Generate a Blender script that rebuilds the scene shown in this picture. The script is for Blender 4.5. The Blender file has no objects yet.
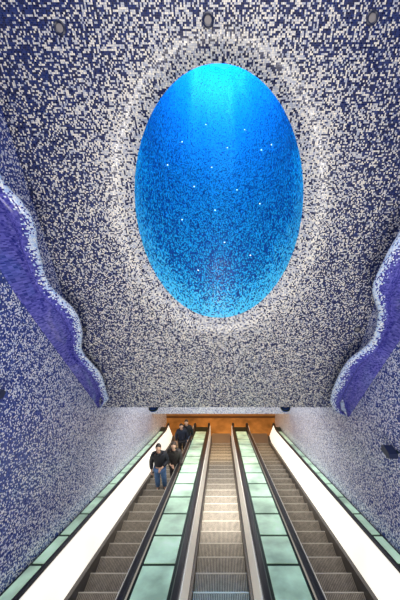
import bpy, bmesh, math, random
from mathutils import Vector, Matrix
random.seed(7)
scene = bpy.context.scene
scene.view_settings.view_transform = 'Standard'
S = math.tan(math.radians(30))
def line_z(y, h=0.0): return -4.5 - S*y + h
NST = 26
YE = 1.2+.4*NST            # lower end of the steps
ZF = line_z(YE)            # lower hall floor

# ------------------------------------------------------------------ helpers
def link(o):
    scene.collection.objects.link(o); return o
def mesh_obj(name, me, parent=None, mats=(), smooth=False):
    o = bpy.data.objects.new(name, me); link(o)
    for m in mats: me.materials.append(m)
    if smooth:
        for p in me.polygons: p.use_smooth = True
    if parent: o.parent = parent
    return o
def pyd(name, v, f):
    me = bpy.data.meshes.new(name); me.from_pydata([tuple(a) for a in v], [], f); me.update(); return me
def fixn(me):
    bm = bmesh.new(); bm.from_mesh(me); bmesh.ops.recalc_face_normals(bm, faces=bm.faces); bm.to_mesh(me); bm.free(); return me
def empty(name, loc=(0,0,0)):
    o = bpy.data.objects.new(name, None); o.location = loc; o.empty_display_size = .2; return link(o)
def tag(o, label, cat=None, group=None, kind=None):
    o["label"] = label
    if cat: o["category"] = cat
    if group: o["group"] = group
    if kind: o["kind"] = kind
def structure(o, label, cat):
    tag(o, label, cat, None, "structure")
def prism(poly, x0, x1, V=None, F=None):
    V = [] if V is None else V; F = [] if F is None else F
    b = len(V); n = len(poly)
    for (y, z) in poly: V.append((x0, y, z))
    for (y, z) in poly: V.append((x1, y, z))
    F.append([b+i for i in range(n)]); F.append([b+n+i for i in reversed(range(n))])
    for i in range(n):
        j = (i+1) % n; F.append([b+i, b+n+i, b+n+j, b+j])
    return V, F
def box(x0, x1, y0, y1, z0, z1, V=None, F=None):
    return prism([(y0, z0), (y1, z0), (y1, z1), (y0, z1)], x0, x1, V, F)
def sweep(path, section, name):
    V = []; F = []; m = len(section)
    for i, (y, z) in enumerate(path):
        a = path[max(i-1, 0)]; c = path[min(i+1, len(path)-1)]
        t = Vector((c[0]-a[0], c[1]-a[1])).normalized(); n = Vector((-t.y, t.x))
        for (sx, sn) in section: V.append((sx, y+n.x*sn, z+n.y*sn))
    for i in range(len(path)-1):
        for j in range(m):
            k = (j+1) % m; F.append([i*m+j, i*m+k, (i+1)*m+k, (i+1)*m+j])
    F.append(list(range(m))); F.append([(len(path)-1)*m+j for j in reversed(range(m))])
    return fixn(pyd(name, V, F))

# ------------------------------------------------------------------ materials
def simple(name, col, rough=.5, metal=0., emit=None, es=0., noise=0.0, nscale=20, enoise=False):
    m = bpy.data.materials.new(name); m.use_nodes = True
    nt = m.node_tree; b = nt.nodes['Principled BSDF']
    b.inputs['Base Color'].default_value = (*col, 1)
    b.inputs['Roughness'].default_value = rough; b.inputs['Metallic'].default_value = metal
    if emit: b.inputs['Emission Color'].default_value = (*emit, 1); b.inputs['Emission Strength'].default_value = es
    if noise:
        tc = nt.nodes.new('ShaderNodeTexCoord'); n = nt.nodes.new('ShaderNodeTexNoise'); n.inputs['Scale'].default_value = nscale
        n.inputs['Detail'].default_value = 5
        r = nt.nodes.new('ShaderNodeValToRGB')
        r.color_ramp.elements[0].position = .3; r.color_ramp.elements[1].position = .7
        r.color_ramp.elements[0].color = (*[c*(1-noise) for c in col], 1); r.color_ramp.elements[1].color = (*[min(1, c*(1+noise)) for c in col], 1)
        nt.links.new(tc.outputs['Object'], n.inputs['Vector']); nt.links.new(n.outputs['Fac'], r.inputs['Fac']); nt.links.new(r.outputs['Color'], b.inputs['Base Color'])
        if enoise: nt.links.new(r.outputs['Color'], b.inputs['Emission Color'])
    return m
def mosaic(name, d1, d2, l1, l2, tile=.024, rough=.3, clump=.25, grout=(.25,.25,.33), gw=.07, aspect=1.0, rim=None):
    m = bpy.data.materials.new(name); m.use_nodes = True
    nt = m.node_tree; N = nt.nodes.new; L = nt.links.new; b = nt.nodes['Principled BSDF']
    uv = N('ShaderNodeUVMap'); uv.uv_map = 'UVMap'
    sc = N('ShaderNodeVectorMath'); sc.operation = 'MULTIPLY'; sc.inputs[1].default_value = (1/tile, aspect/tile, 1); L(uv.outputs[0], sc.inputs[0])
    fl = N('ShaderNodeVectorMath'); fl.operation = 'FLOOR'; L(sc.outputs[0], fl.inputs[0])
    fr = N('ShaderNodeVectorMath'); fr.operation = 'FRACTION'; L(sc.outputs[0], fr.inputs[0])
    w1 = N('ShaderNodeTexWhiteNoise'); w1.noise_dimensions = '2D'; L(fl.outputs[0], w1.inputs['Vector'])
    sep = N('ShaderNodeSeparateColor'); L(w1.outputs['Color'], sep.inputs[0])
    nz = N('ShaderNodeTexNoise'); nz.inputs['Scale'].default_value = .33; nz.inputs['Detail'].default_value = 1; L(fl.outputs[0], nz.inputs['Vector'])
    at = N('ShaderNodeAttribute'); at.attribute_name = 'blue'
    m1 = N('ShaderNodeMath'); m1.operation = 'SUBTRACT'; L(nz.outputs['Fac'], m1.inputs[0]); m1.inputs[1].default_value = .5
    m2 = N('ShaderNodeMath'); m2.operation = 'MULTIPLY_ADD'; L(m1.outputs[0], m2.inputs[0]); m2.inputs[1].default_value = clump*2; L(at.outputs['Fac'], m2.inputs[2])
    lt = N('ShaderNodeMath'); lt.operation = 'LESS_THAN'; L(w1.outputs['Value'], lt.inputs[0]); L(m2.outputs[0], lt.inputs[1])
    def mix(a, c, f):
        x = N('ShaderNodeMix'); x.data_type = 'RGBA'
        for s, v in ((x.inputs[6], a), (x.inputs[7], c)):
            if isinstance(v, tuple): s.default_value = (*v, 1)
            else: L(v, s)
        L(f, x.inputs[0]); return x.outputs[2]
    dk = mix(d1, d2, sep.outputs['Red']); li = mix(l1, l2, sep.outputs['Green'])
    if rim:
        s2 = N('ShaderNodeSeparateXYZ'); L(uv.outputs[0], s2.inputs[0])
        mr = N('ShaderNodeMapRange'); L(s2.outputs[1], mr.inputs[0]); mr.inputs[1].default_value = 0; mr.inputs[2].default_value = .9; mr.inputs[3].default_value = 1.0; mr.inputs[4].default_value = 0
        l3 = N('ShaderNodeMath'); l3.operation = 'LESS_THAN'; L(sep.outputs['Blue'], l3.inputs[0]); L(mr.outputs[0], l3.inputs[1])
        li = mix(li, rim, l3.outputs[0])
    c = mix(li, dk, lt.outputs[0])
    sx = N('ShaderNodeSeparateXYZ'); L(fr.outputs[0], sx.inputs[0])
    mn = N('ShaderNodeMath'); mn.operation = 'MINIMUM'; L(sx.outputs[0], mn.inputs[0]); L(sx.outputs[1], mn.inputs[1])
    g = N('ShaderNodeMath'); g.operation = 'LESS_THAN'; L(mn.outputs[0], g.inputs[0]); g.inputs[1].default_value = gw
    c = mix(c, grout, g.outputs[0])
    L(c, b.inputs['Base Color'])
    rr = N('ShaderNodeMapRange'); L(sep.outputs['Blue'], rr.inputs[0]); rr.inputs[3].default_value = rough*.5; rr.inputs[4].default_value = rough*1.6
    L(rr.outputs[0], b.inputs['Roughness'])
    return m

M_ceil = mosaic('ceiling_mosaic', (.001,.003,.035), (.025,.055,.25), (1.0,.93,.79), (.42,.46,.58), clump=.3, grout=(.10,.10,.15), rough=.35, tile=.022)
M_wall = mosaic('wall_mosaic', (.003,.014,.15), (.03,.08,.42), (1.0,.97,.94), (.48,.54,.76), grout=(.12,.15,.34), tile=.021)
M_fin = mosaic('fin_mosaic', (.015,.02,.22), (.15,.14,.56), (.88,.92,.92), (.38,.55,.88), tile=.022, clump=.25, rough=.15, grout=(.09,.10,.40), gw=.06)
M_crat = mosaic('crater_mosaic', (.0,.025,.18), (.0,.09,.42), (.012,.42,.82), (.02,.55,.92), tile=.025, rough=.5, clump=.1, grout=(.0,.22,.55), rim=(.12,.75,1.0))  # rim tint paints the cyan glow at the well mouth into the tiles
M_tread = simple('step_metal', (.40,.345,.27), .35, .3, noise=.25, nscale=9)
M_groove = simple('step_groove', (.06,.05,.038), .6)
M_nose = simple('step_gap', (.015,.013,.011), .5)
M_edge = simple('step_edge', (.62,.57,.48), .3, .2)
M_rubber = simple('handrail_rubber', (.008,.009,.013), .3)
M_lit = simple('lit_balustrade', (.90,.86,.77), .3, 0, (1,.95,.86), .85, noise=.08, nscale=.9, enoise=True)
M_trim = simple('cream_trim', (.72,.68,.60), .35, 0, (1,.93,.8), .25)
M_skirt = simple('skirt_metal', (.10,.09,.085), .35, .6)
M_glass = simple('green_glass', (.48,.70,.52), .05, 0, (.55,.80,.60), .36, noise=.42, nscale=1.5, enoise=True)
M_frame = simple('deck_frame', (.010,.03,.026), .3, .5)
M_steel = simple('steel', (.4,.4,.42), .3, .9)
M_floor = simple('terracotta_floor', (.45,.21,.06), .25, noise=.35, nscale=2)
M_up = simple('stone_floor', (.35,.34,.33), .5, noise=.2)
M_warm = simple('warm_plaster', (.62,.31,.09), .6, noise=.1, nscale=3)
M_dark = simple('dark_housing', (.010,.018,.06), .35)
M_star = simple('star_lamp', (.9,.95,1), .2, 0, (.75,.95,1), 2.2)

# ------------------------------------------------------------------ surfaces
def set_attr(me, uvs, blue):
    a = me.attributes.new('blue', 'FLOAT', 'POINT')
    for i, v in enumerate(blue): a.data[i].value = v
    ul = me.uv_layers.new(name='UVMap')
    for lp in me.loops: ul.data[lp.index].uv = uvs[lp.vertex_index]
def grid(name, nu, nv, fn, mat, smooth=True):
    V = []; U = []; B = []
    for i in range(nu+1):
        for j in range(nv+1):
            p, u, b = fn(i/nu, j/nv); V.append(p); U.append(u); B.append(b)
    F = [[i*(nv+1)+j, (i+1)*(nv+1)+j, (i+1)*(nv+1)+j+1, i*(nv+1)+j+1] for i in range(nu) for j in range(nv)]
    me = pyd(name, V, F); set_attr(me, U, B)
    return mesh_obj(name, me, None, [mat], smooth)
def cl(x, a=0., b=1.): return max(a, min(b, x))
def ceil_y(z): return 4.908 - .2439*z
CD = Vector((0, -.2439, 1)).normalized()
CN = Vector((0, 1, .2439)).normalized()
CC = Vector((-.035, ceil_y(.07), .07))
A, Bx = 1.50, 2.16
LIP = .20
def ceil_fn(i, j):
    th = i*2*math.pi; c, s = math.cos(th), math.sin(th)
    e = Vector((A*c, Bx*s))
    hx = 3.25; top = 4.4; bot = (-4.65-.07)/CD.z
    k = 1e9
    if abs(c) > 1e-6: k = min(k, hx/abs(A*c))
    if s > 1e-6: k = min(k, top/(Bx*s))
    if s < -1e-6: k = min(k, bot/(Bx*s))
    t = j**2.0
    p = e*(1+(k-1)*t)
    d = (p-e).length
    q = cl(d/.6)
    disp = LIP*(1-q)**3
    P = CC + Vector((p.x, 0, 0)) + CD*p.y + CN*disp
    rr = math.hypot(p.x/A, p.y/Bx)
    blue = .24 + .26*cl((rr-1.0)/.42)
    blue += .14*cl((p.y-1.6)/1.2)
    blue += .20*cl((abs(p.x)-1.6)/1.3)
    return P, (p.x, p.y), blue
o = grid('ceiling', 160, 60, ceil_fn, M_ceil)
structure(o, "sloping ceiling of navy and white mosaic tiles around an oval opening", "ceiling")

AX = Vector((0, .62, .78)).normalized()
BASE = CC+CN*LIP
WL = 8.0
def well_pt(th, L):
    j = L/WL; c, s = math.cos(th), math.sin(th)
    k = 1-.30*j + .02*math.sin(math.pi*cl(j*6))
    k *= 1+(.016*math.sin(th*5+1.2)+.008*math.sin(th*11+j*4))*cl((j-.25)*3)
    return BASE+Vector((A*c*k, 0, 0))+CD*(Bx*s*k)+AX*L
def crat_fn(i, j):
    th = i*2*math.pi; s = math.sin(th)
    jj = j**1.5; L = WL*jj
    blue = .68 - .54*cl((jj-.14)*2.0) - .50*(1-cl(L/1.0))  # dark-tile share paints the well's shading: bright mouth, deeper low part, brighter top
    return well_pt(th, L), (th*1.75, L), blue
crater = empty('skylight_crater', BASE)
tag(crater, "deep oval blue mosaic light well opening in the ceiling", "skylight")
inv = Matrix.Translation(-BASE)
w = grid('light_well', 220, 70, crat_fn, M_crat); w.parent = crater; w.matrix_parent_inverse = inv
V = [well_pt(i/72*2*math.pi, WL) for i in range(72)]
M_cap = simple('sky_glazing', (.1,.6,.9), .3, 0, (.02,.50,.90), .6)
g = mesh_obj('glazing', pyd('glazing', V, [list(range(72))]), crater, [M_cap]); g.matrix_parent_inverse = inv

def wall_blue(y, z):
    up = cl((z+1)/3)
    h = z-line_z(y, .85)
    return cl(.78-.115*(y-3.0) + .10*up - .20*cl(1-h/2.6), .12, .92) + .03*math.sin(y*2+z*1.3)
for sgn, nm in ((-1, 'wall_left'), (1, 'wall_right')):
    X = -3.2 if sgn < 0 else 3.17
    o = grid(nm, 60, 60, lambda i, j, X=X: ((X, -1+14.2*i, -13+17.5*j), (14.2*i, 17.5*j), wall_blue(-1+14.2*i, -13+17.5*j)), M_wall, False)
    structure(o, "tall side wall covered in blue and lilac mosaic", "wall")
o = grid('wall_back', 30, 20, lambda i, j: ((-3.2+6.37*i, 10.5, -8.44+6*j), (6.4*i, 6*j), .15), M_wall, False)
structure(o, "pale mosaic wall over the lower hall opening", "wall")
V, F = box(-3.2, 3.17, 10.52, 10.8, -8.44, -8.30)
o = mesh_obj('trim_1', pyd('trim', V, F), None, [M_warm]); structure(o, "warm brown lintel edge of the lower hall", "trim")
V, F = box(-6, 6, YE, 20, ZF-.2, ZF)
o = mesh_obj('floor', pyd('floor', V, F), None, [M_floor]); structure(o, "orange-brown floor of the lower hall", "floor")
V, F = box(-6, 6, 13.6, 13.8, ZF, -7.0)
o = mesh_obj('wall_hall', pyd('wall_hall', V, F), None, [M_warm]); structure(o, "warm brown end wall of the lower hall", "wall")
V, F = box(-6, 6, 13.56, 13.6, ZF, ZF+.12)
o = mesh_obj('baseboard_hall', pyd('baseboard', V, F), None, [simple('dark_baseboard', (.18,.08,.03), .4)]); structure(o, "dark brown baseboard of the hall wall", "baseboard")
V, F = box(-3.2, 3.17, -2, 1.2, -5.4, -5.19)
o = mesh_obj('floor_upper', pyd('floor_upper', V, F), None, [M_up]); structure(o, "grey stone upper landing", "floor")

# wavy fins
def interp(pts, z):
    for i in range(len(pts)-1):
        if pts[i][0] >= z >= pts[i+1][0]:
            t = (pts[i][0]-z)/(pts[i][0]-pts[i+1][0])
            p0 = pts[max(i-1, 0)][1]; p1 = pts[i][1]; p2 = pts[i+1][1]; p3 = pts[min(i+2, len(pts)-1)][1]
            return .5*((2*p1)+(-p0+p2)*t+(2*p0-5*p1+4*p2-p3)*t*t+(-p0+3*p1-3*p2+p3)*t**3)
    return pts[-1][1]
left = [(1.6,-2.95),(1.1,-2.78),(.592,-2.90),(.33,-2.78),(.04,-2.73),(-.296,-2.84),(-.989,-2.95),(-1.553,-2.72),(-2.039,-2.76),(-2.591,-2.95),(-3.331,-2.79),(-4.0,-2.84),(-4.30,-2.88),(-4.62,-3.14)]
right = [(1.6,2.78),(.9,2.95),(.3,2.80),(-.188,2.64),(-.563,2.58),(-1.059,2.58),(-1.567,2.86),(-2.225,2.93),(-2.736,2.64),(-3.443,2.56),(-4.05,2.60),(-4.40,2.80),(-4.60,3.08)]
for pts, base, ys, shift in ((left, -3.195, lambda z: 4.047-.4246*z, .42), (right, 3.165, lambda z: 4.024-.351*z, .42)):
    sg = -1 if base < 0 else 1
    ztop, zbot = pts[0][0], pts[-1][0]
    def fin_fn(i, j):
        z = ztop+(zbot-ztop)*i; xe = interp(pts, z); y = ys(z)
        sh = shift*cl((z-zbot)/3.6)
        wd = max(.03, abs(base)-abs(xe)); r = min(.075, wd*.45)
        dx = (interp(pts, max(zbot, z-.05))-interp(pts, min(ztop, z+.05)))*sg
        if j < .5: q = j/.5; x = base - sg*(wd-r)*q; yy = y-.05-sh*(1-q)**1.3+.15*math.sin(q*math.pi)-.10*math.sin(cl(q*2-1)*math.pi) + .8*dx*math.sin(q*math.pi)
        elif j < .8:
            a = (j-.5)/.3*math.pi; x = base-sg*((wd-r)+r*math.sin(a)); yy = y-.05+r-r*math.cos(a)
        else: q = (j-.8)/.2; x = base-sg*(wd-r)*(1-q); yy = y-.05+2*r
        b = 1.15-.95*cl((j-.40)/.18)+.08*math.sin(z*6)
        return (x, yy, z), (wd*j*2+10, z), b
    o = grid('mosaic_fin', 160, 40, fin_fn, M_fin)
    tag(o, "wavy purple-blue mosaic fin with pale rim projecting from the wall", "wall ornament", "wavy wall fins")

# ------------------------------------------------------------------ lamps
def disc_ring(r0, r1, d, n=28):
    V = []; F = []
    prof = [(r0, 0.02), (r0, -d), ((r0+r1)/2, -d-.008), (r1, -d), (r1, .02)]
    for i in range(n):
        a = i/n*2*math.pi
        for r, y in prof: V.append((r*math.cos(a), y, r*math.sin(a)))
    m = len(prof)
    for i in range(n):
        k = (i+1) % n
        for j in range(m-1): F.append([i*m+j, k*m+j, k*m+j+1, i*m+j+1])
    return fixn(pyd('ring', V, F))
def dome(r, h, n=20, rings=5):
    V = [(0, -h, 0)]; F = []
    for k in range(1, rings+1):
        a = k/rings*math.pi/2
        for i in range(n):
            t = i/n*2*math.pi; V.append((r*math.sin(a)*math.cos(t), -h*math.cos(a), r*math.sin(a)*math.sin(t)))
    for i in range(n): F.append([0, 1+i, 1+(i+1) % n])
    for k in range(rings-1):
        for i in range(n):
            j = (i+1) % n; b = 1+k*n; F.append([b+i, b+n+i, b+n+j, b+j])
    return fixn(pyd('dome', V, F))
ring_me = disc_ring(.048, .078, .008); ring_me.materials.append(M_dark)
lens_me = dome(.048, .004); lens_me.materials.append(simple('dull_lens', (.30,.28,.28), .2))
for (x, z) in ((-2.10, 2.469), (-.167, 2.543), (1.943, 2.562), (-3.0, -2.2), (2.98, -2.2)):
    e = empty('recessed_spotlight', (x, ceil_y(z), z)); e.rotation_euler = (math.atan(.2439), 0, 0)
    tag(e, "round dark-rimmed spotlight recessed in the mosaic ceiling", "light", "recessed ceiling spotlights")
    for nm, me in (('rim', ring_me), ('lens', lens_me)):
        c = bpy.data.objects.new(nm, me); link(c); c.parent = e
def wedge():
    V, F = prism([(-.17, .0), (-.13, .09), (.10, .12), (.17, .05), (.15, -.07), (-.10, -.06)], -.10, .10)
    me = fixn(pyd('housing', V, F)); bm = bmesh.new(); bm.from_mesh(me); bmesh.ops.bevel(bm, geom=bm.edges[:], offset=.004, segments=1, affect='EDGES')
    for f in bm.faces: f.smooth = False
    bm.to_mesh(me); bm.free()
    me.materials.append(M_dark); return me
wm = wedge()
Vb, Fb = box(.09, .20, -.03, .03, -.02, .04); bm_ = pyd('bracket', Vb, Fb); bm_.materials.append(M_frame)
Vl, Fl = prism([(-.09, -.068), (.14, -.078), (.14, -.07), (-.09, -.06)], -.08, .08); lm_ = pyd('lens', Vl, Fl); lm_.materials.append(simple('blue_lens', (.2,.3,.6), .2, 0, (.4,.6,1), .6))
for (x, y, z, r, s) in ((3.02, 3.87, -3.93, 0, .78), (-3.06, 3.12, -2.24, math.pi, .68)):
    e = empty('wall_spotlight', (x, y, z)); e.rotation_euler = (0, 0, r); e.scale = (s,)*3
    tag(e, "dark blue angular spotlight bracketed to the mosaic wall", "light", "wall spotlights")
    for nm, me in (('housing', wm), ('bracket', bm_), ('lens', lm_)):
        c = bpy.data.objects.new(nm, me); link(c); c.parent = e
dm = dome(.12, .09); dm.materials.append(simple('blue_dome', (.03,.08,.30), .25))
r2 = disc_ring(.10, .13, .0); r2.materials.append(M_frame)
for x in (-1.78, 1.70):
    e = empty('ceiling_lamp', (x, 6.02, -4.66)); e.rotation_euler = (math.radians(90), 0, 0)
    tag(e, "small blue domed lamp under the ceiling edge", "light", "ceiling edge lamps")
    for nm, me in (('shade', dm), ('rim', r2)):
        c = bpy.data.objects.new(nm, me); link(c); c.parent = e
star = dome(.016, .014, 12, 4); star.materials.append(M_star)
for (deg, L) in ((-60,1.2),(-110,1.0),(-85,1.8),(-130,1.9),(-45,2.2),(-95,2.7),(-70,3.2),(-120,3.1),(-35,3.5),(-100,4.0),(-80,4.7),(-140,4.0),(-55,4.9),(-110,5.4),(-20,3.0),(-155,2.6)):
    p = well_pt(math.radians(deg), L)
    ctr = well_pt(math.radians(deg+180), L); d = (ctr-p).normalized()
    o = bpy.data.objects.new('star_light', star); link(o); o.location = p+d*.01
    o.rotation_mode = 'QUATERNION'; o.rotation_quaternion = Vector((0, -1, 0)).rotation_difference(d)
    o.parent = crater; o.matrix_parent_inverse = inv; o["label"] = "tiny glowing white lamp"

# ------------------------------------------------------------------ escalators
def step_mesh():
    V = []; F = []; mi = []
    def add(x0, x1, y0, y1, z0, z1, m):
        n = len(F); box(x0, x1, y0, y1, z0, z1, V, F); mi.extend([m]*(len(F)-n))
    add(-.5, .5, -.4, 0, -.235, -.014, 1)
    add(-.5, .5, -.016, .0, -.014, .001, 3)
    add(-.5, .5, -.395, -.360, -.014, -.004, 2)
    p = 1/32
    for k in range(32):
        x = -.5+p*k+.006; add(x, x+.018, -.360, -.016, -.014, 0, 0)
    me = pyd('step', V, F)
    for m in (M_tread, M_groove, M_nose, M_edge): me.materials.append(m)
    for i, m in enumerate(mi): me.polygons[i].material_index = m
    return fixn(me)
STEP = step_mesh()
YR = YE-.2
def rail_path(h):
    n = int((YR-1.0)/.5)
    P = [(1.0+i*(YR-1.0)/n, line_z(1.0+i*(YR-1.0)/n, h)) for i in range(n+1)]
    z0 = line_z(YR, h)
    P += [(YR+.2, z0-.085), (YR+.4, z0-.13), (YR+.6, z0-.145)]
    r = .24; cy, cz = YR+.6, z0-.145-r
    for k in range(1, 9):
        a = math.pi/2-k/8*math.pi; P.append((cy+r*math.cos(a), cz+r*math.sin(a)))
    P.append((YR+.3, cz-r))
    return P
H = .90
def section(x, w, h):
    return [(x-w, -h*.5), (x-w, h*.3), (x-w*.6, h), (x+w*.6, h), (x+w, h*.3), (x+w, -h*.5)]
XS = (-2.06, 0.0, 2.06)
for xi, xc in enumerate(XS):
    e = empty('escalator', (xc, YE, ZF))
    tag(e, "long grey-stepped escalator with black handrails and white-lit sides" + (", carrying people" if xi == 0 else ", empty"), "escalator", "parallel escalators")
    def child(nm, me, mats=()):
        for m in mats: me.materials.append(m)
        o = bpy.data.objects.new(nm, me); link(o); o.parent = e; o.matrix_parent_inverse = Matrix.Translation(-e.location); return o
    for k in range(NST):
        y = 1.6+.4*k; o = child('step', STEP); o.location = (xc, y, line_z(y))
    for sg in (-1, 1):
        outer = (xi == 0 and sg < 0) or (xi == 2 and sg > 0)
        hx = .80 if outer else .655
        o = child('handrail', sweep(rail_path(H), section(xc+sg*hx, .042 if outer else .055, .03), 'handrail'), [M_rubber])
        if outer: xa, xb, ha = xc+sg*.575, xc+sg*.755, .16
        else: xa, xb, ha = xc+sg*.548, xc+sg*.572, .22
        V = []; F = []
        for y in (1.0, YR, YR+.6):
            zz = line_z(y) if y <= YR else ZF-.05
            for (x, h) in ((xa, ha), (xb, .86), (xb+sg*.02, .86), (xa+sg*.02, ha)): V.append((x, y, zz+h))
        for i in range(2):
            for j in range(4):
                k = (j+1) % 4; F.append([i*4+j, i*4+k, (i+1)*4+k, (i+1)*4+j])
        F += [[0, 1, 2, 3], [8, 9, 10, 11]]
        child('balustrade_panel', fixn(pyd('panel', V, F)), [M_lit if outer else M_trim])
        x0, x1 = sorted((xc+sg*.502, xc+sg*(.60 if outer else .56)))
        V, F = prism([(1.0, line_z(1.0, -.3)), (YE+.4, ZF-.3), (YE+.4, ZF+.14), (YE-.1, line_z(YE-.1, .16)), (1.0, line_z(1.0, .16))], x0, x1)
        child('skirt', fixn(pyd('skirt', V, F)), [M_skirt])
    V, F = box(xc-.5, xc+.5, YE, YE+.7, ZF-.02, ZF+.02)
    child('comb_plate', pyd('comb', V, F), [M_steel])

def deck(x0, x1, lab):
    e = empty('balustrade_deck', ((x0+x1)/2, YE, ZF))
    tag(e, lab, "escalator deck", "green glass decks beside the escalators")
    inv = Matrix.Translation(-e.location)
    V, F = prism([(1.0, line_z(1.0, .62)), (YR, line_z(YR, .62)), (YR+.5, ZF+.50), (YR+.5, ZF+.80), (YR, line_z(YR, .83)), (1.0, line_z(1.0, .83))], x0, x1)
    o = mesh_obj('frame', fixn(pyd('frame', V, F)), e, [M_frame]); o.matrix_parent_inverse = inv
    V, F = prism([(1.0, line_z(1.0, -.3)), (YR+.5, ZF-.3), (YR+.5, ZF+.5), (YR, line_z(YR, .62)), (1.0, line_z(1.0, .62))], x0+.03, x1-.03)
    o = mesh_obj('casing', fixn(pyd('casing', V, F)), e, [M_skirt]); o.matrix_parent_inverse = inv
    n = 15; L = (YR-1.0)/n
    for k in range(n):
        ya = 1.0+k*L+.03; yb = 1.0+(k+1)*L-.03
        V, F = prism([(ya, line_z(ya, .82)), (yb, line_z(yb, .82)), (yb, line_z(yb, .85)), (ya, line_z(ya, .85))], x0+.05, x1-.05)
        o = mesh_obj('glass_panel', fixn(pyd('glass', V, F)), e, [M_glass]); o.matrix_parent_inverse = inv
deck(-3.2, -2.915, "narrow green glass deck along the mosaic wall beside the occupied escalator")
deck(-1.34, -.72, "green glass panelled deck between two escalators, beside the people")
deck(.72, 1.34, "green glass panelled deck between two empty escalators")
deck(2.915, 3.17, "narrow green glass deck between mosaic wall and empty escalator")

# ------------------------------------------------------------------ people
def skin(verts, edges, radii, root=0, sub=1):
    me = bpy.data.meshes.new('t'); me.from_pydata(verts, edges, []); me.update()
    o = bpy.data.objects.new('t', me); link(o)
    o.modifiers.new('s', 'SKIN')
    if not me.skin_vertices:
        bm = bmesh.new(); bm.from_mesh(me); bm.verts.layers.skin.verify(); bm.to_mesh(me); bm.free()
    sv = me.skin_vertices[0].data
    for i, r in enumerate(radii):
        sv[i].radius = r if isinstance(r, tuple) else (r, r); sv[i].use_root = (i == root)
    s = o.modifiers.new('b', 'SUBSURF'); s.levels = sub; s.render_levels = sub
    dg = bpy.context.evaluated_depsgraph_get(); dg.update()
    out = bpy.data.meshes.new_from_object(o.evaluated_get(dg), depsgraph=dg)
    bpy.data.objects.remove(o)
    return out
def merge(meshes, name):
    bm = bmesh.new()
    for me, mi in meshes:
        n = len(bm.faces); bm.from_mesh(me); bm.faces.ensure_lookup_table()
        for f in bm.faces[n:]: f.material_index = mi; f.smooth = True
    out = bpy.data.meshes.new(name); bm.to_mesh(out); bm.free(); return out
def ball(c, r, n=12, fn=None):
    bm = bmesh.new(); bmesh.ops.create_uvsphere(bm, u_segments=n*2, v_segments=n, radius=1)
    for v in bm.verts:
        p = v.co.copy()
        if fn: p = fn(p)
        v.co = Vector((p.x*r[0]+c[0], p.y*r[1]+c[1], p.z*r[2]+c[2]))
    me = bpy.data.meshes.new('b'); bm.to_mesh(me); bm.free(); return me
def head_fn(p):
    q = p.copy()
    if p.z < 0: q.x *= 1-.28*(-p.z); q.y = q.y*(1-.10*(-p.z)) - .12*(-p.z)
    if p.y < -.85 and -.35 < p.z < .1 and abs(p.x) < .2: q.y -= .16
    if p.y < -.6 and .02 < p.z < .25 and .15 < abs(p.x) < .55: q.y += .07
    return q
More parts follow.
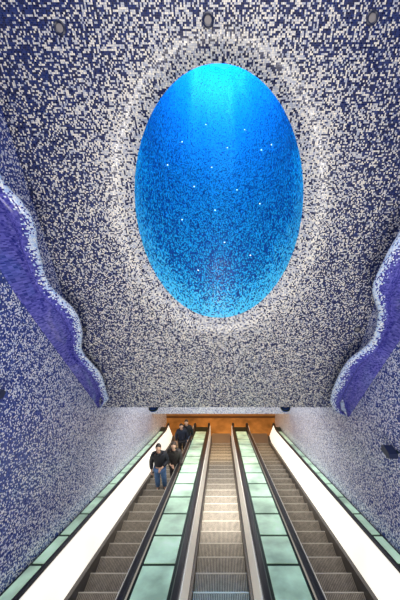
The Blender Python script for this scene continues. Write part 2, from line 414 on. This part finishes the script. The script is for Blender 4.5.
def person(loc, yaw, scale, armL, armR, mats, label, hair_long=False, stance=.10, hem=.90):
    skin_m, jacket_m, trouser_m, shoe_m, hair_m = mats
    e = empty('person', loc); e.rotation_euler = (0, 0, yaw); e.scale = (scale,)*3
    tag(e, label, "person")
    v = [(0,0,.93),(0,0,1.06),(0,.0,1.24),(0,.01,1.38),(0,.005,1.47),(0,-.01,1.56)]
    r = [(.13,.10),(.115,.09),(.14,.10),(.11,.08),(.05,.05),(.048,.048)]
    ed = [(0,1),(1,2),(2,3),(3,4),(4,5)]
    arms = []
    for sg, arm in ((-1, armL), (1, armR)):
        sh = (sg*.17, .01, 1.385); el, wr, pa = arm
        b = len(v); v += [sh, el, wr, pa]; r += [.045,.036,.026,(.034,.022)]; ed += [(3,b),(b,b+1),(b+1,b+2),(b+2,b+3)]
        arms.append((sh, el, wr, pa, sg))
    legs = []
    for sg in (-1, 1):
        hp = (sg*.09,0,.87); kn = (sg*stance,-.015,.48); an = (sg*(stance+.01),.025,.09); to = (sg*(stance+.03),-.12,.045)
        b = len(v); v += [hp, kn, an, to]; r += [.08,.05,.035,.025]; ed += [(0,b),(b,b+1),(b+1,b+2),(b+2,b+3)]
        legs.append((hp, kn, an, to))
    parts = [(skin(v, ed, r), 0)]
    for sh, el, wr, pa, sg in arms:
        d = (Vector(pa)-Vector(wr)).normalized()
        side = Vector((0, 1, 0)) if abs(d.z) > .6 else Vector((1, 0, 0))
        side = (side - d*side.dot(d)).normalized(); curl = d.cross(side)
        if curl.x*sg > 0: curl = -curl
        if abs(d.z) <= .6: curl = Vector((0, 0, -1))
        for k, (off, ln) in enumerate(((-.026,.062),(-.009,.075),(.009,.07),(.026,.055))):
            p0 = Vector(pa)+side*off; p1 = p0+d*ln*.5+curl*.008; p2 = p1+d*ln*.3+curl*.02; p3 = p2+d*ln*.15+curl*.024
            parts.append((skin([tuple(p) for p in (p0,p1,p2,p3)], [(0,1),(1,2),(2,3)], [.010,.009,.008,.007]), 0))
        tside = -side if abs(d.z) > .6 else -side*sg
        p0 = Vector(pa)-d*.02+tside*.02; p1 = p0+tside*.025+d*.025; p2 = p1+d*.03+curl*.01
        parts.append((skin([tuple(p) for p in (p0,p1,p2)], [(0,1),(1,2)], [.012,.010,.008]), 0))
    hc = (0, -.02, 1.635)
    parts.append((ball(hc, (.076,.095,.118), 14, head_fn), 0))
    for sg in (-1, 1):
        parts.append((ball((sg*.077, .0, 1.63), (.012,.02,.032), 6), 0))
        parts.append((ball((sg*.03, -.103, 1.65), (.013,.01,.008), 6), 1))
    parts.append((ball((0, -.112, 1.575), (.024,.01,.008), 6), 2))
    mesh_obj('body', merge(parts, 'body'), e, [skin_m, M_eye, M_lip])
    v = [(0,0,hem),(0,0,1.04),(0,0,1.22),(0,.01,1.37),(0,.005,1.46)]
    r = [(.19,.155),(.175,.145),(.20,.15),(.17,.125),(.085,.085)]; ed = [(0,1),(1,2),(2,3),(3,4)]
    for sh, el, wr, pa, sg in arms:
        b = len(v); w2 = tuple(Vector(el).lerp(Vector(wr), .95))
        v += [sh, el, w2]; r += [.092,.078,.060]; ed += [(3,b),(b,b+1),(b+1,b+2)]
    mesh_obj('jacket', merge([(skin(v, ed, r), 0)], 'jacket'), e, [jacket_m])
    cv = []; cf = []
    for i in range(20):
        a = i/20*2*math.pi
        for (rr, z) in ((.085, 1.42), (.072, 1.50), (.085, 1.505), (.10, 1.42)): cv.append((rr*math.cos(a), rr*math.sin(a)*.95, z+.015*math.sin(a)))
    for i in range(20):
        k = (i+1) % 20
        for j in range(4): cf.append([i*4+j, k*4+j, k*4+(j+1) % 4, i*4+(j+1) % 4])
    mesh_obj('collar', fixn(pyd('collar', cv, cf)), e, [jacket_m], True)
    v = [(0,0,.94)]; r = [(.15,.12)]; ed = []
    for hp, kn, an, to in legs:
        b = len(v); v += [hp, kn, (an[0], an[1], .10)]; r += [.11,.09,.076]; ed += [(0,b),(b,b+1),(b+1,b+2)]
    mesh_obj('trousers', merge([(skin(v, ed, r), 0)], 'trousers'), e, [trouser_m])
    for hp, kn, an, to in legs:
        sv = [(an[0], .055, .045), (an[0], -.02, .05), (to[0], -.12, .042), (to[0], -.17, .035)]
        m = skin(sv, [(0,1),(1,2),(2,3)], [(.046,.042),(.048,.045),(.048,.038),(.034,.028)], 0, 2)
        mesh_obj('shoe', merge([(m, 0)], 'shoe'), e, [shoe_m])
    def hair_fn(p):
        q = p.copy()
        if p.y < -.3 and p.z < .45: q.y = max(q.y, -.45)*.75
        if p.z < -.25 and not hair_long: q *= .8
        if hair_long and p.z < 0: q.z *= 1.7
        return q
    mesh_obj('hair', merge([(ball((0, .008, 1.66), (.088,.103,.112), 12, hair_fn), 0)], 'hair'), e, [hair_m])
    return e
M_eye = simple('eye', (.02,.015,.01), .2); M_lip = simple('lip', (.45,.16,.14), .5)
M_skin = simple('skin', (.66,.41,.29), .5)
M_black = simple('black_jacket', (.012,.014,.022), .7, noise=.3); M_navy = simple('navy_jacket', (.012,.018,.04), .7, noise=.3)
M_brown = simple('brown_coat', (.038,.032,.030), .8, noise=.3)
M_jean = simple('blue_jeans', (.09,.19,.40), .8, noise=.25); M_dtr = simple('dark_trousers', (.018,.018,.024), .8, noise=.2)
M_shoe = simple('shoe_leather', (.02,.018,.016), .4)
M_hdark = simple('dark_hair', (.02,.013,.01), .5); M_hbrown = simple('brown_hair', (.045,.028,.02), .6)
downL = ((-.25,.03,1.12), (-.25,-.06,.88), (-.245,-.09,.80)); downR = ((.25,.03,1.12), (.25,-.06,.88), (.245,-.09,.80))
frontL = ((-.25,.02,1.12), (-.10,-.19,1.05), (-.03,-.22,1.03)); frontR = ((.25,.02,1.12), (.11,-.19,1.08), (.05,-.23,1.05))
railR = ((.22,-.03,1.13), (.21,-.24,1.04), (.21,-.31,1.03))
def tread(y):
    k = math.ceil((y-1.2)/.4-1e-6); return line_z(1.2+.4*k)
person((-2.02, 7.0, tread(7.0)), .1, 1.06, downL, frontR, (M_skin, M_black, M_jean, M_shoe, M_hdark), "person in black jacket and blue jeans standing on the escalator", hem=1.0)
person((-1.60, 7.36, tread(7.36)), -.05, 1.04, frontL, railR, (M_skin, M_brown, M_dtr, M_shoe, M_hbrown), "person in dark coat with long hair holding the handrail", True, hem=.84)
person((-1.82, 10.2, tread(10.2)), .15, 1.0, downL, downR, (M_skin, M_navy, M_dtr, M_shoe, M_hdark), "person in navy jacket standing lower on the escalator")
person((-1.64, 10.6, tread(10.6)), 0, 1.06, downL, downR, (M_skin, M_black, M_jean, M_shoe, M_hdark), "person in black jacket beside the companion near the bottom steps")

# ------------------------------------------------------------------ lights
def area(loc, rot, size, energy, col, sy=None):
    l = bpy.data.lights.new('area', 'AREA'); l.energy = energy; l.color = col; l.size = size
    if sy: l.shape = 'RECTANGLE'; l.size_y = sy
    o = bpy.data.objects.new('area_light', l); o.location = loc; o.rotation_euler = [math.radians(a) for a in rot]; return link(o)
def point(loc, energy, col, r=.3):
    l = bpy.data.lights.new('pt', 'POINT'); l.energy = energy; l.color = col; l.shadow_soft_size = r
    o = bpy.data.objects.new('point_light', l); o.location = loc; return link(o)
def aim_spot(loc, tgt, energy, col, ang=70, r=.1):
    l = bpy.data.lights.new('sp', 'SPOT'); l.energy = energy; l.color = col; l.spot_size = math.radians(ang); l.spot_blend = .8; l.shadow_soft_size = r
    o = bpy.data.objects.new('spot_light', l); o.location = loc
    o.rotation_euler = (Vector(tgt)-Vector(loc)).to_track_quat('-Z', 'Y').to_euler(); return link(o)
area((0, -1.5, -2.5), (95, 0, 0), 5, 170, (1, .95, .86), 2)
area((0, 1.5, 5), (0, 0, 0), 3, 170, (1, .97, .93), 3)
aim_spot((0, -2.5, -2.0), (0, 4.9, -1.2), 650, (1, .94, .85), 80, .8)
# soft area light added beyond the ceiling edge to brighten the lower walls
area((0, 8.0, -5.0), (0, 0, 0), 1.6, 190, (1, .96, .90), 3.5)
area((0, 12.3, -7.6), (0, 0, 0), 4.5, 95, (1, .72, .38), 1.2)
area(tuple(BASE+AX*7.6), (0, 0, 0), 1.6, 150, (.05, .60, 1.0)).rotation_euler = (-AX).to_track_quat('-Z', 'Y').to_euler()
for k, en in ((2.5, 13), (4.5, 22)): point(tuple(BASE+AX*k+CD*.6), en, (.1, .75, 1.0), .4)
for x in (-.95, 1.0): point(tuple(BASE+AX*.8+CD*.3+Vector((x, 0, 0))), 6, (.1, .85, 1.0), .25)
wd = bpy.data.worlds.new('World'); scene.world = wd; wd.use_nodes = True
wd.node_tree.nodes['Background'].inputs[0].default_value = (.98, .96, .98, 1); wd.node_tree.nodes['Background'].inputs[1].default_value = .56

# ------------------------------------------------------------------ camera
cam = bpy.data.cameras.new('Camera'); co = bpy.data.objects.new('Camera', cam); link(co)
cam.sensor_fit = 'VERTICAL'; cam.sensor_height = 36; cam.lens = 16.02; cam.shift_x = -21/600
cam.clip_start = .05; cam.clip_end = 100
co.location = (0, 0, 0); co.rotation_euler = (math.radians(90-15.7), 0, 0)
scene.camera = co
